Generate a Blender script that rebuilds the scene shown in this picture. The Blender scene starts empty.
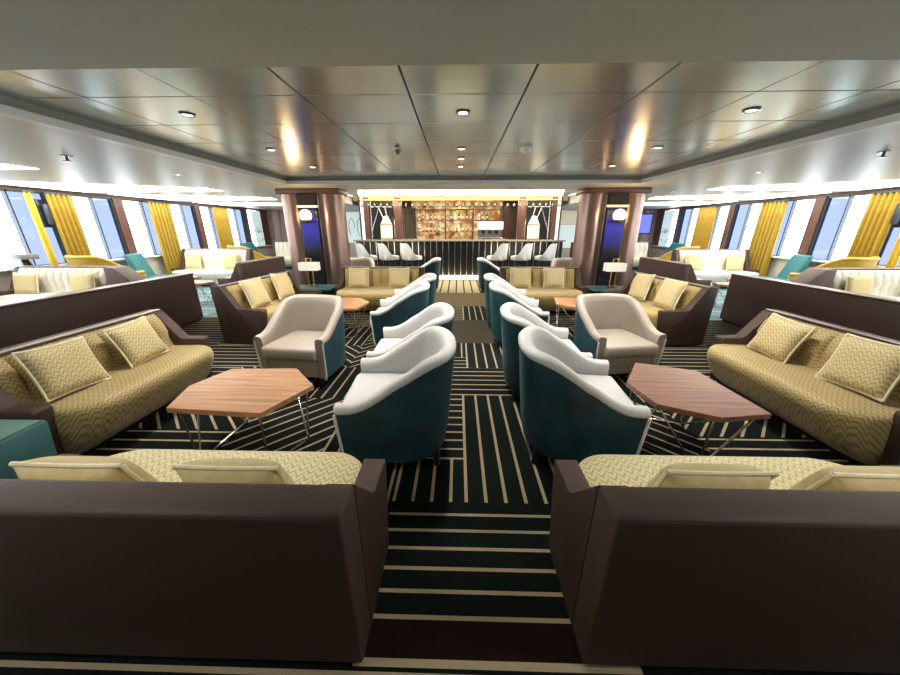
import bpy, bmesh, math, random
from mathutils import Vector, Matrix
random.seed(7)
PI = math.pi
COL = bpy.context.scene.collection
SC = bpy.context.scene

# ---------------------------------------------------------------- materials
def newmat(name):
    m = bpy.data.materials.new(name); m.use_nodes = True
    nt = m.node_tree; b = nt.nodes['Principled BSDF']
    return m, nt, b
def N(nt, t, **k):
    n = nt.nodes.new(t)
    for a, v in k.items(): setattr(n, a, v)
    return n
def L(nt, a, b): nt.links.new(a, b)
def math_n(nt, op, a, b=None, c=None):
    n = N(nt, 'ShaderNodeMath', operation=op)
    for i, v in enumerate((a, b, c)):
        if v is None: continue
        if isinstance(v, (int, float)): n.inputs[i].default_value = v
        else: L(nt, v, n.inputs[i])
    return n.outputs[0]
def ramp(nt, fac, stops, interp='LINEAR'):
    r = N(nt, 'ShaderNodeValToRGB'); r.color_ramp.interpolation = interp
    el = r.color_ramp.elements
    while len(el) < len(stops): el.new(0.5)
    for e, (p, c) in zip(el, stops):
        e.position = p; e.color = (*c, 1)
    L(nt, fac, r.inputs[0]); return r.outputs[0]
def plain(name, col, rough=0.5, metal=0.0, var=0.12, scale=30, bump=0.0, **kw):
    m, nt, b = newmat(name)
    tc = N(nt, 'ShaderNodeTexCoord'); no = N(nt, 'ShaderNodeTexNoise')
    no.inputs['Scale'].default_value = scale; no.inputs['Detail'].default_value = 3
    L(nt, tc.outputs['Object'], no.inputs['Vector'])
    lo = tuple(c*(1-var) for c in col); hi = tuple(min(1, c*(1+var)) for c in col)
    L(nt, ramp(nt, no.outputs['Fac'], [(0.3, lo), (0.7, hi)]), b.inputs['Base Color'])
    b.inputs['Roughness'].default_value = rough; b.inputs['Metallic'].default_value = metal
    for k, v in kw.items(): b.inputs[k].default_value = v
    if bump:
        bp = N(nt, 'ShaderNodeBump'); bp.inputs['Strength'].default_value = bump; bp.inputs['Distance'].default_value = 0.004
        L(nt, no.outputs['Fac'], bp.inputs['Height']); L(nt, bp.outputs[0], b.inputs['Normal'])
    return m
def emis(name, col, strength, base=None):
    m, nt, b = newmat(name)
    b.inputs['Base Color'].default_value = (*(base or col), 1)
    b.inputs['Emission Color'].default_value = (*col, 1); b.inputs['Emission Strength'].default_value = strength
    return m
def fabric_pattern(name, dark, light, p=0.046, h=0.036, plainmix=0.0):
    """interlocking chevrons that run over the top and unroll down the front (v = y + z)"""
    m, nt, b = newmat(name)
    tc = N(nt, 'ShaderNodeTexCoord'); sx = N(nt, 'ShaderNodeSeparateXYZ'); L(nt, tc.outputs['Object'], sx.inputs[0])
    u = math_n(nt, 'DIVIDE', sx.outputs['X'], p)
    v = math_n(nt, 'ADD', sx.outputs['Y'], sx.outputs['Z'])
    fu = math_n(nt, 'FRACT', u)
    tri = math_n(nt, 'ABSOLUTE', math_n(nt, 'SUBTRACT', fu, 0.5))
    vv = math_n(nt, 'ADD', math_n(nt, 'DIVIDE', v, h), math_n(nt, 'MULTIPLY', tri, 1.5))
    par = math_n(nt, 'MULTIPLY', math_n(nt, 'MODULO', math_n(nt, 'FLOOR', u), 2.0), 0.5)
    f = math_n(nt, 'FRACT', math_n(nt, 'ADD', vv, par))
    no = N(nt, 'ShaderNodeTexNoise'); no.inputs['Scale'].default_value = 60; L(nt, tc.outputs['Object'], no.inputs['Vector'])
    f2 = math_n(nt, 'ADD', f, math_n(nt, 'MULTIPLY', math_n(nt, 'SUBTRACT', no.outputs['Fac'], 0.5), 0.25))
    mid = tuple((a+c)/2 for a, c in zip(dark, light))
    c = ramp(nt, f2, [(0.0, dark), (0.22, mid), (0.4, light), (0.78, light), (1.0, dark)])
    L(nt, c, b.inputs['Base Color'])
    b.inputs['Roughness'].default_value = 0.55
    b.inputs['Sheen Weight'].default_value = 0.25
    bp = N(nt, 'ShaderNodeBump'); bp.inputs['Strength'].default_value = 0.25; bp.inputs['Distance'].default_value = 0.004
    L(nt, f2, bp.inputs['Height']); L(nt, bp.outputs[0], b.inputs['Normal'])
    return m
def wood(name, dark, light, rough=0.3, sc=(1.5, 22, 22), coat=0.2):
    m, nt, b = newmat(name)
    tc = N(nt, 'ShaderNodeTexCoord'); mp = N(nt, 'ShaderNodeMapping'); mp.inputs['Scale'].default_value = sc
    no = N(nt, 'ShaderNodeTexNoise'); no.inputs['Scale'].default_value = 1.6; no.inputs['Detail'].default_value = 6; no.inputs['Distortion'].default_value = 0.6
    L(nt, tc.outputs['Object'], mp.inputs[0]); L(nt, mp.outputs[0], no.inputs['Vector'])
    L(nt, ramp(nt, no.outputs['Fac'], [(0.3, dark), (0.68, light)]), b.inputs['Base Color'])
    b.inputs['Roughness'].default_value = rough; b.inputs['Coat Weight'].default_value = coat
    return m
def glass_pane(name, tint, refl=0.08):
    m = bpy.data.materials.new(name); m.use_nodes = True; nt = m.node_tree; nt.nodes.clear()
    o = N(nt, 'ShaderNodeOutputMaterial'); t = N(nt, 'ShaderNodeBsdfTransparent'); g = N(nt, 'ShaderNodeBsdfGlossy'); mx = N(nt, 'ShaderNodeMixShader')
    t.inputs[0].default_value = (*tint, 1); g.inputs['Roughness'].default_value = 0.05; mx.inputs[0].default_value = refl
    L(nt, t.outputs[0], mx.inputs[1]); L(nt, g.outputs[0], mx.inputs[2]); L(nt, mx.outputs[0], o.inputs[0])
    return m

M = {}
M['brown'] = plain('brown_upholstery', (0.055, 0.028, 0.019), 0.62, var=0.10, scale=140, bump=0.15)
M['brown2'] = plain('brown_panel', (0.075, 0.034, 0.026), 0.5, var=0.08, scale=60)
M['rail'] = plain('rail_trim', (0.42, 0.34, 0.27), 0.4, var=0.05)
M['railw'] = plain('walnut_rail', (0.13, 0.06, 0.04), 0.35, var=0.1)
M['gold'] = fabric_pattern('gold_chevron_fabric', (0.19, 0.13, 0.045), (0.48, 0.365, 0.145))
M['goldpale'] = fabric_pattern('pale_gold_chevron_fabric', (0.42, 0.35, 0.13), (0.72, 0.64, 0.36))
M['cushion'] = fabric_pattern('cushion_fabric', (0.32, 0.25, 0.10), (0.62, 0.51, 0.26), 0.04, 0.032)
M['goldplain'] = plain('gold_velvet', (0.44, 0.325, 0.12), 0.6, var=0.1, **{'Sheen Weight': 0.3})
M['cushplain'] = plain('cushion_plain', (0.60, 0.49, 0.26), 0.7, var=0.08)
M['creamstripe'] = plain('cream_channel_fabric', (0.70, 0.67, 0.58), 0.6, var=0.08)
M['creamseat'] = plain('pale_seat_fabric', (0.58, 0.60, 0.54), 0.6, var=0.05)
M['piping'] = plain('cream_piping', (0.78, 0.70, 0.48), 0.6, var=0.05)
M['teal'] = plain('teal_velvet', (0.011, 0.044, 0.060), 0.5, var=0.4, scale=6, **{'Sheen Weight': 0.14, 'Sheen Tint': (0.15, 0.5, 0.55, 1)})
M['tealbright'] = plain('turquoise_fabric', (0.012, 0.14, 0.17), 0.55, var=0.12)
M['tealcube'] = plain('teal_leather', (0.05, 0.15, 0.155), 0.28, var=0.06)
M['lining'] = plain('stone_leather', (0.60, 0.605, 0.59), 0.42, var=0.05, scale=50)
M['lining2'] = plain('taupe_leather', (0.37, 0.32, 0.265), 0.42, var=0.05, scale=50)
M['pipew'] = plain('white_piping', (0.75, 0.72, 0.66), 0.5, var=0.04)
M['black'] = plain('black_lacquer', (0.008, 0.008, 0.009), 0.3, var=0.1)
M['chrome'] = plain('chrome', (0.62, 0.60, 0.56), 0.18, 1.0, var=0.04)
M['darkmetal'] = plain('dark_bronze_metal', (0.10, 0.085, 0.07), 0.3, 1.0, var=0.1)
M['brass'] = plain('brass', (0.75, 0.52, 0.22), 0.25, 1.0, var=0.06)
M['walnut'] = wood('orange_walnut', (0.32, 0.14, 0.055), (0.56, 0.29, 0.14))
M['walnutdark'] = wood('red_walnut', (0.15, 0.060, 0.036), (0.29, 0.130, 0.080))
M['woodwall'] = wood('dark_wood_panel', (0.07, 0.030, 0.024), (0.14, 0.070, 0.055), 0.35, (12, 12, 1.2))
M['mauve'] = wood('mauve_wood_panel', (0.20, 0.13, 0.12), (0.34, 0.24, 0.23), 0.3, (10, 10, 0.6))
M['copper'] = plain('bronzed_column', (0.36, 0.24, 0.20), 0.3, 0.75, var=0.05, scale=3)
M['ceil'] = plain('ceiling_paint', (0.60, 0.60, 0.56), 0.4, var=0.02)
M['bulk'] = plain('bulkhead_paint', (0.36, 0.405, 0.345), 0.5, var=0.02)
M['lip'] = plain('ceiling_lip', (0.74, 0.76, 0.74), 0.4, var=0.02)
M['lipdark'] = plain('ceiling_shadow_gap', (0.20, 0.21, 0.20), 0.4, 0.4, var=0.03)
M['darkgap'] = plain('dark_gap', (0.02, 0.02, 0.018), 0.7)
M['wallp'] = plain('wall_paint', (0.62, 0.58, 0.52), 0.6, var=0.03)
M['white'] = plain('white_lacquer', (0.80, 0.80, 0.78), 0.35, var=0.03)
M['stoolw'] = plain('white_leather', (0.76, 0.77, 0.76), 0.4, var=0.03)
M['curtain'] = plain('mustard_curtain', (0.34, 0.225, 0.022), 0.75, var=0.1, scale=12)
M['curtainl'] = plain('yellow_curtain_edge', (0.62, 0.46, 0.05), 0.75, var=0.06, scale=12)
M['mustard'] = plain('mustard_velvet', (0.52, 0.33, 0.03), 0.6, var=0.1)
M['frame'] = plain('window_frame_metal', (0.05, 0.065, 0.09), 0.35, 0.5)
M['reveal'] = plain('window_reveal', (0.75, 0.76, 0.78), 0.4, var=0.03)
M['pane'] = glass_pane('clear_glass', (0.97, 0.98, 1.0), 0.03)
M['paneblue'] = glass_pane('blue_tinted_glass', (0.27, 0.30, 0.36), 0.05)
M['glass'] = glass_pane('drinking_glass', (0.72, 0.70, 0.64), 0.12)
M['cove'] = emis('cove_light', (1.0, 0.94, 0.82), 5.5)
M['covebar'] = emis('bar_cove_light', (1.0, 0.92, 0.74), 5.0)
M['glow'] = emis('globe_glow', (1.0, 0.78, 0.45), 6.0)
M['shade'] = emis('lamp_shade_glow', (1.0, 0.93, 0.78), 0.25, (0.8, 0.78, 0.7))
M['spot'] = emis('downlight_glow', (1.0, 0.9, 0.75), 8.0)
def backlit_mat():
    m, nt, b = newmat('backlit_amber')
    tc = N(nt, 'ShaderNodeTexCoord'); no = N(nt, 'ShaderNodeTexNoise'); no.inputs['Scale'].default_value = 7; no.inputs['Detail'].default_value = 4
    L(nt, tc.outputs['Object'], no.inputs['Vector'])
    L(nt, ramp(nt, no.outputs['Fac'], [(0.36, (0.16, 0.06, 0.02)), (0.5, (0.70, 0.36, 0.12)), (0.62, (1.0, 0.78, 0.45))]), b.inputs['Emission Color'])
    b.inputs['Emission Strength'].default_value = 0.55; b.inputs['Base Color'].default_value = (0.3, 0.2, 0.1, 1); b.inputs['Roughness'].default_value = 0.3
    return m
M['backlit'] = backlit_mat()
M['toelight'] = emis('lit_step', (1.0, 0.97, 0.88), 0.9, (0.8, 0.8, 0.75))
M['lantern'] = emis('lantern_glow', (1.0, 0.90, 0.72), 0.2, (0.8, 0.75, 0.65))
M['red'] = plain('red_fabric', (0.35, 0.02, 0.03), 0.5)
M['aqua'] = emis('aqua_art', (0.72, 0.92, 0.93), 0.35, (0.7, 0.85, 0.85))
M['artink'] = plain('art_strokes', (0.22, 0.30, 0.30), 0.6)
M['tileback'] = plain('mirror_back', (0.55, 0.50, 0.42), 0.15, 0.8)
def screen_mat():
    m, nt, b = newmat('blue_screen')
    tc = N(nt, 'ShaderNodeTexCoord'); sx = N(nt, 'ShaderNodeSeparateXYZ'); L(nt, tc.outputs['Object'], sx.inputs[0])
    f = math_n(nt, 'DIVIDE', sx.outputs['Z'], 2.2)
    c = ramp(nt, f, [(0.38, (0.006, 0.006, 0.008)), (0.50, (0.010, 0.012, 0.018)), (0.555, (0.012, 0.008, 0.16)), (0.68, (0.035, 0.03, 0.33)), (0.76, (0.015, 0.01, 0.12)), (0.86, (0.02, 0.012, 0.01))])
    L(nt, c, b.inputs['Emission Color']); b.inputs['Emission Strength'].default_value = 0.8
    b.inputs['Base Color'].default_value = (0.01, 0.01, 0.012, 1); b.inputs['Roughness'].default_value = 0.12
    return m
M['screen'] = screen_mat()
M['tv'] = emis('tv_picture', (0.16, 0.20, 0.85), 0.8, (0.05, 0.05, 0.1))
def metal_panel():
    m, nt, b = newmat('brushed_ceiling_panel')
    tc = N(nt, 'ShaderNodeTexCoord'); no = N(nt, 'ShaderNodeTexNoise'); no.inputs['Scale'].default_value = 1.2
    L(nt, tc.outputs['Object'], no.inputs['Vector'])
    L(nt, ramp(nt, no.outputs['Fac'], [(0.3, (0.50, 0.545, 0.52)), (0.7, (0.57, 0.615, 0.59))]), b.inputs['Base Color'])
    b.inputs['Metallic'].default_value = 0.75; b.inputs['Roughness'].default_value = 0.21
    return m
M['panel'] = metal_panel()
def carpet_mat():
    m, nt, b = newmat('striped_carpet')
    uv = N(nt, 'ShaderNodeUVMap', uv_map='stripes'); sx = N(nt, 'ShaderNodeSeparateXYZ'); L(nt, uv.outputs[0], sx.inputs[0])
    f = math_n(nt, 'FRACT', sx.outputs['X'])
    ln = math_n(nt, 'LESS_THAN', f, 0.17)
    ca = N(nt, 'ShaderNodeVertexColor', layer_name='base'); cl = N(nt, 'ShaderNodeVertexColor', layer_name='line')
    tc = N(nt, 'ShaderNodeTexCoord'); no = N(nt, 'ShaderNodeTexNoise'); no.inputs['Scale'].default_value = 350; no.inputs['Detail'].default_value = 2
    L(nt, tc.outputs['Object'], no.inputs['Vector'])
    mx = N(nt, 'ShaderNodeMix', data_type='RGBA'); L(nt, ln, mx.inputs[0]); L(nt, ca.outputs[0], mx.inputs[6]); L(nt, cl.outputs[0], mx.inputs[7])
    m2 = N(nt, 'ShaderNodeMix', data_type='RGBA', blend_type='MULTIPLY'); m2.inputs[0].default_value = 0.5
    L(nt, mx.outputs[2], m2.inputs[6]); L(nt, ramp(nt, no.outputs['Fac'], [(0.3, (0.55, 0.55, 0.55)), (0.7, (1, 1, 1))]), m2.inputs[7])
    L(nt, m2.outputs[2], b.inputs['Base Color']); b.inputs['Roughness'].default_value = 0.95
    b.inputs['Specular IOR Level'].default_value = 0.15
    bp = N(nt, 'ShaderNodeBump'); bp.inputs['Strength'].default_value = 0.3; bp.inputs['Distance'].default_value = 0.004
    L(nt, no.outputs['Fac'], bp.inputs['Height']); L(nt, bp.outputs[0], b.inputs['Normal'])
    return m
M['carpet'] = carpet_mat()

# ---------------------------------------------------------------- mesh helpers
class MB:
    def __init__(s): s.bm = bmesh.new()
    def _add(s, verts, faces):
        vs = [s.bm.verts.new(v) for v in verts]
        for f in faces:
            try: s.bm.faces.new([vs[i] for i in f])
            except ValueError: pass
        return vs
    def box(s, x0, x1, y0, y1, z0, z1, bev=0.0, seg=2):
        t = bmesh.new()
        bmesh.ops.create_cube(t, size=1.0, matrix=Matrix.Translation(((x0+x1)/2, (y0+y1)/2, (z0+z1)/2)) @ Matrix.Diagonal((abs(x1-x0), abs(y1-y0), abs(z1-z0), 1)))
        if bev: bmesh.ops.bevel(t, geom=t.edges[:], offset=bev, segments=seg, profile=0.5, affect='EDGES')
        s.merge(t); return s
    def merge(s, t, mat=None):
        if mat is not None: bmesh.ops.transform(t, matrix=mat, verts=t.verts[:])
        me = bpy.data.meshes.new('tmp'); t.to_mesh(me); t.free(); s.bm.from_mesh(me); bpy.data.meshes.remove(me)
    def prism(s, pts, axis, a0, a1, bev=0.0):
        """pts: 2-D polygon; axis 'x': pts are (y,z); 'z': pts are (x,y); 'y': (x,z)"""
        def P(p, a):
            return (a, p[0], p[1]) if axis == 'x' else ((p[0], p[1], a) if axis == 'z' else (p[0], a, p[1]))
        t = bmesh.new(); n = len(pts)
        v0 = [t.verts.new(P(p, a0)) for p in pts]; v1 = [t.verts.new(P(p, a1)) for p in pts]
        t.faces.new(v0); t.faces.new(v1)
        for i in range(n): t.faces.new((v0[i], v0[(i+1) % n], v1[(i+1) % n], v1[i]))
        bmesh.ops.recalc_face_normals(t, faces=t.faces[:])
        if bev: bmesh.ops.bevel(t, geom=t.edges[:], offset=bev, segments=2, profile=0.5, affect='EDGES')
        s.merge(t); return s
    def tube(s, p0, p1, r, n=10, r1=None):
        p0, p1 = Vector(p0), Vector(p1); d = p1-p0; l = d.length
        if l < 1e-6: return s
        t = bmesh.new()
        bmesh.ops.create_cone(t, cap_ends=True, segments=n, radius1=r, radius2=r if r1 is None else r1, depth=l)
        q = d.to_track_quat('Z', 'Y').to_matrix().to_4x4()
        s.merge(t, Matrix.Translation((p0+p1)/2) @ q); return s
    def path(s, pts, r, n=8):
        for a, b in zip(pts[:-1], pts[1:]): s.tube(a, b, r, n)
        return s
    def sphere(s, c, r, sc=(1, 1, 1), u=20, v=12):
        t = bmesh.new(); bmesh.ops.create_uvsphere(t, u_segments=u, v_segments=v, radius=r)
        s.merge(t, Matrix.Translation(c) @ Matrix.Diagonal((*sc, 1))); return s
    def lathe(s, prof, c=(0, 0, 0), n=16):
        vs, fs = [], []
        for i, (r, z) in enumerate(prof):
            for k in range(n):
                a = 2*PI*k/n; vs.append((c[0]+r*math.cos(a), c[1]+r*math.sin(a), c[2]+z))
        m = len(prof)
        for i in range(m-1):
            for k in range(n): fs.append((i*n+k, i*n+(k+1) % n, (i+1)*n+(k+1) % n, (i+1)*n+k))
        fs.append(tuple(range(n))[::-1]); fs.append(tuple((m-1)*n+k for k in range(n)))
        s._add(vs, fs); return s
    def grid(s, rows, close_u=False):
        """rows: list of lists of points"""
        n = len(rows[0]); vs = [p for r in rows for p in r]; fs = []
        for i in range(len(rows)-1):
            for j in range(n if close_u else n-1):
                fs.append((i*n+j, i*n+(j+1) % n, (i+1)*n+(j+1) % n, (i+1)*n+j))
        s._add(vs, fs); return s
    def build(s, name, mat, parent=None, smooth=True, angle=40, loc=None, rz=0):
        bmesh.ops.remove_doubles(s.bm, verts=s.bm.verts[:], dist=1e-5)
        bmesh.ops.recalc_face_normals(s.bm, faces=s.bm.faces[:])
        me = bpy.data.meshes.new(name); s.bm.to_mesh(me); s.bm.free()
        me.materials.append(mat)
        if smooth:
            me.polygons.foreach_set('use_smooth', [True]*len(me.polygons))
            me.set_sharp_from_angle(angle=math.radians(angle))
        o = bpy.data.objects.new(name, me); COL.objects.link(o)
        if parent is not None: o.parent = parent
        if loc is not None: o.location = loc
        o.rotation_euler.z = rz
        return o
def tag(o, label, cat, group=None):
    o['label'] = label; o['category'] = cat
    if group: o['group'] = group
    return o
def thing(name, label, cat, loc=(0, 0, 0), rz=0, group=None):
    o = bpy.data.objects.new(name, None); COL.objects.link(o); o.empty_display_size = 0.1
    o.location = loc; o.rotation_euler = (0, 0, rz); return tag(o, label, cat, group)
KIDS = {}
def copy_tree(o, loc=None, rz=None, label=None, group=None):
    def rec(a, par):
        c = a.copy(); COL.objects.link(c)
        if par is not None: c.parent = par
        for ch in [x for x in bpy.data.objects if x.parent == a]: rec(ch, c)
        return c
    c = rec(o, None)
    if loc is not None: c.location = loc
    if rz is not None: c.rotation_euler = (0, 0, rz)
    if label: c['label'] = label
    if group: c['group'] = group
    return c
def struct(mb, name, mat, smooth=True, parent=None, **k):
    o = mb.build(name, mat, parent, smooth, **k)
    if parent is None: o['kind'] = 'structure'
    return o
ORD = ['first', 'second', 'third', 'fourth', 'fifth', 'sixth', 'seventh', 'eighth', 'ninth', 'tenth', 'eleventh', 'twelfth', 'thirteenth', 'fourteenth',
       'fifteenth', 'sixteenth', 'seventeenth', 'eighteenth', 'nineteenth', 'twentieth', 'twenty-first', 'twenty-second', 'twenty-third', 'twenty-fourth',
       'twenty-fifth', 'twenty-sixth', 'twenty-seventh', 'twenty-eighth', 'twenty-ninth', 'thirtieth', 'thirty-first', 'thirty-second']

# ---------------------------------------------------------------- room shell
ZC, ZT = 2.2, 2.28
XW, YB, YF = 8.0, 14.0, -1.6
def carpet():
    me = bpy.data.meshes.new('floor'); bm = bmesh.new()
    uvl = bm.loops.layers.uv.new('stripes'); ca = bm.loops.layers.color.new('base'); cl = bm.loops.layers.color.new('line')
    G = (0.036, 0.070, 0.060); LN = (0.66, 0.60, 0.49)
    def reg(x0, x1, y0, y1, mode, base=G, line=LN, p=0.108, off=0.0):
        if mode == 'tri': return
        vs = [bm.verts.new((x, y, 0)) for x, y in ((x0, y0), (x1, y0), (x1, y1), (x0, y1))]
        f = bm.faces.new(vs)
        for lp in f.loops:
            x, y, _ = lp.vert.co
            u = {'h': (y-y0), 'v': (x-x0), 'd': (x-y)*0.7071, 'e': (x+y)*0.7071, 'n': 0}[mode]
            lp[uvl].uv = ((u/p+off) if mode != 'n' else 0.5, 0)
            lp[ca] = (*base, 1); lp[cl] = (*line, 1)
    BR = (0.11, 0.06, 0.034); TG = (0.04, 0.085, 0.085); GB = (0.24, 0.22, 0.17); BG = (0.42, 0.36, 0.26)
    # central aisle
    reg(-0.42, 0.62, YF, 0.70, 'h', G); reg(-0.42, 0.62, 0.70, 0.85, 'h', BR, LN, 0.15, 0.0)
    reg(-0.42, 0.62, 0.85, 1.44, 'h', G, LN, 0.099)
    reg(-0.42, 0.0, 1.44, 1.80, 'v', G, LN, 0.11); reg(-0.42, 0.0, 1.80, 2.69, 'h', G, LN, 0.10)
    reg(0.0, 0.62, 1.44, 2.69, 'v', G, LN, 0.115)
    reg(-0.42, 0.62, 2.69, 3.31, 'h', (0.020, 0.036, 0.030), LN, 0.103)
    reg(-0.42, 0.06, 3.31, 3.62, 'h', TG, LN, 0.10); reg(-0.42, -0.1, 3.62, 4.13, 'v', TG, LN, 0.1); reg(-0.1, 0.06, 3.62, 4.13, 'v', TG, LN, 0.1)
    reg(0.06, 0.62, 3.31, 4.13, 'v', TG, LN, 0.112)
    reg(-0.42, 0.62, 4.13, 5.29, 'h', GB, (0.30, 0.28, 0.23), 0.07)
    reg(-0.42, 0.05, 5.29, 6.32, 'h', GB, LN, 0.12); reg(0.05, 0.62, 5.29, 6.32, 'v', (0.05, 0.05, 0.04), LN, 0.112)
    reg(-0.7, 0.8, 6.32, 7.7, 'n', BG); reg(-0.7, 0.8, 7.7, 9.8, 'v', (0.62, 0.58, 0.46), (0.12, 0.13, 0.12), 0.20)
    # seating bays either side, cut in squares of changing direction
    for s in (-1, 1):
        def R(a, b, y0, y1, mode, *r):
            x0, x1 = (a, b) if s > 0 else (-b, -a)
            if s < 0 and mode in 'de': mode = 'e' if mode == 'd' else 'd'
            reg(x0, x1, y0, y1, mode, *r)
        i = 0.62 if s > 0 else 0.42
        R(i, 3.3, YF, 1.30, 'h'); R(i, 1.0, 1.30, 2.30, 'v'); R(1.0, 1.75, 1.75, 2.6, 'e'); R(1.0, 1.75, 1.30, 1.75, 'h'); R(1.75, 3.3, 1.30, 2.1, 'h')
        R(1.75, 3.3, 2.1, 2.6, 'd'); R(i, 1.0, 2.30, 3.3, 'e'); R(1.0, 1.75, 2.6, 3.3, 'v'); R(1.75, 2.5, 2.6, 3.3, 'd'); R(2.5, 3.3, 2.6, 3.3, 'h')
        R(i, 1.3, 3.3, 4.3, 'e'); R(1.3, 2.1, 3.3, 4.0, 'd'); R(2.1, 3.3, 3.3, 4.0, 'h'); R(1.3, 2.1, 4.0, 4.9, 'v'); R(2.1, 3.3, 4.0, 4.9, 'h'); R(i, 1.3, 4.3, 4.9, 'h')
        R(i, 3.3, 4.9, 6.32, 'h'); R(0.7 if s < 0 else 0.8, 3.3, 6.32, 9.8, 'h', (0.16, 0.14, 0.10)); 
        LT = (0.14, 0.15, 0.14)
        R(3.3, 4.6, YF, 3.3, 'h'); R(3.3, 4.6, 3.3, 5.4, 'h', (0.07, 0.09, 0.085), (0.6, 0.57, 0.5)); R(3.3, 4.6, 5.4, 9.8, 'h', (0.42, 0.52, 0.55), (0.6, 0.64, 0.64), 0.3)  # farther pale blue strip: window daylight put into its carpet colour
        R(4.6, XW, YF, 9.8, 'h', (0.48, 0.60, 0.64), (0.66, 0.72, 0.72), 0.42)  # same carpet, washed-out daylight from the windows painted in as pale blue-grey
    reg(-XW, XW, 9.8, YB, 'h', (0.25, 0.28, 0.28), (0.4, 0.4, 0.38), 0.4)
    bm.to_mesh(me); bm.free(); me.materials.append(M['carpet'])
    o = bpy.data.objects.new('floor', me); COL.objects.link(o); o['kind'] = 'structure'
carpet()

# ceiling: front bulkhead soffit, metal panel tray, lower perimeter, raised bar ceiling
XT, YT0, YT1 = 2.9, 1.78, 5.8
b = MB().box(-XW, XW, YF, YT0, ZC, ZC+0.25); struct(b, 'ceiling', M['bulk'], False)
b = MB()
for x0, x1 in ((-XW, -XT-0.1), (XT+0.1, XW)): b.box(x0, x1, YT0, 6.9, ZC, ZC+0.25)
b.box(-XT-0.1, XT+0.1, YT1+0.1, 6.9, ZC, ZC+0.25)
for x0, x1 in ((-XW, -3.45), (3.45, XW)): b.box(x0, x1, 6.9, YB, ZC, ZC+0.25)
b.box(-3.45, 3.45, 6.9, YB, 2.46, 2.6); struct(b, 'ceiling.001', M['ceil'], False)
b = MB(); xs = [-2.93, -2.42, -1.73, -1.04, -0.36, 0.35, 1.06, 1.76, 2.42, 2.93]; ys = [1.7, 2.36, 2.94, 3.52, 4.05, 4.6, 5.15, 5.84]
for x0, x1 in zip(xs[:-1], xs[1:]):
    for y0, y1 in zip(ys[:-1], ys[1:]): b.box(x0+0.005, x1-0.005, y0+0.004, y1-0.004, ZT, ZT+0.02, 0.003, 1)
struct(b, 'ceiling_panels', M['panel'], False)
b = MB().box(-3.1, 3.1, 1.5, 6.0, ZT+0.03, ZT+0.06); struct(b, 'ceiling_backing', M['darkgap'], False)
b = MB()
for s in (-1, 1): b.box(s*2.90, s*2.93, YT0, YT1, 2.235, ZT)
b.box(-2.93, 2.93, YT1, YT1+0.03, 2.235, ZT); struct(b, 'trim_1', M['lipdark'], False)
b = MB()
for s in (-1, 1): b.box(s*2.93, s*3.02, YT0, YT1+0.1, ZC-0.015, 2.245)
b.box(-3.02, 3.02, YT1+0.03, YT1+0.12, ZC-0.015, 2.245); struct(b, 'trim_2', M['lip'], False)
# luminous coves over the window lounges and over the bar
def cove(pts, z, label, mat):
    t = thing('ceiling_cove_light', label, 'ceiling light', (pts[0][0], pts[0][1], z))
    p = [(x-pts[0][0], y-pts[0][1]) for x, y in pts]
    cx = sum(q[0] for q in p)/len(p); cy = sum(q[1] for q in p)/len(p)
    big = [(cx+(x-cx)*1.02, cy+(y-cy)*1.04) for x, y in p]
    MB().prism(p, 'z', -0.012, -0.004).build('diffuser', mat, t, False)
    MB().prism(big, 'z', -0.004, 0.0).build('rim', M['ceil'], t, False)
for s, sd in ((-1, 'left'), (1, 'right')):
    for pts, lb in (([(5.35, 3.75), (5.3, 4.35), (7.7, 4.35), (7.7, 3.2)], 'nearest'), ([(4.75, 6.45), (4.8, 6.95), (7.7, 7.0), (7.7, 5.25)], 'second'),
                    ([(4.7, 8.45), (4.8, 9.0), (7.7, 9.0), (7.7, 7.45)], 'third'), ([(4.7, 10.6), (4.8, 11.3), (7.7, 11.3), (7.7, 9.8)], 'farthest')):
        cove([(s*x, y) for x, y in pts][::s], ZC, f'{lb} luminous ceiling cove over the {sd} window lounge', M['cove'])
cove([(-2.75, 9.35), (2.75, 9.35), (3.2, 10.95), (-3.2, 10.95)], 2.46, 'long bright warm ceiling cove above the bar', M['covebar'])

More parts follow.
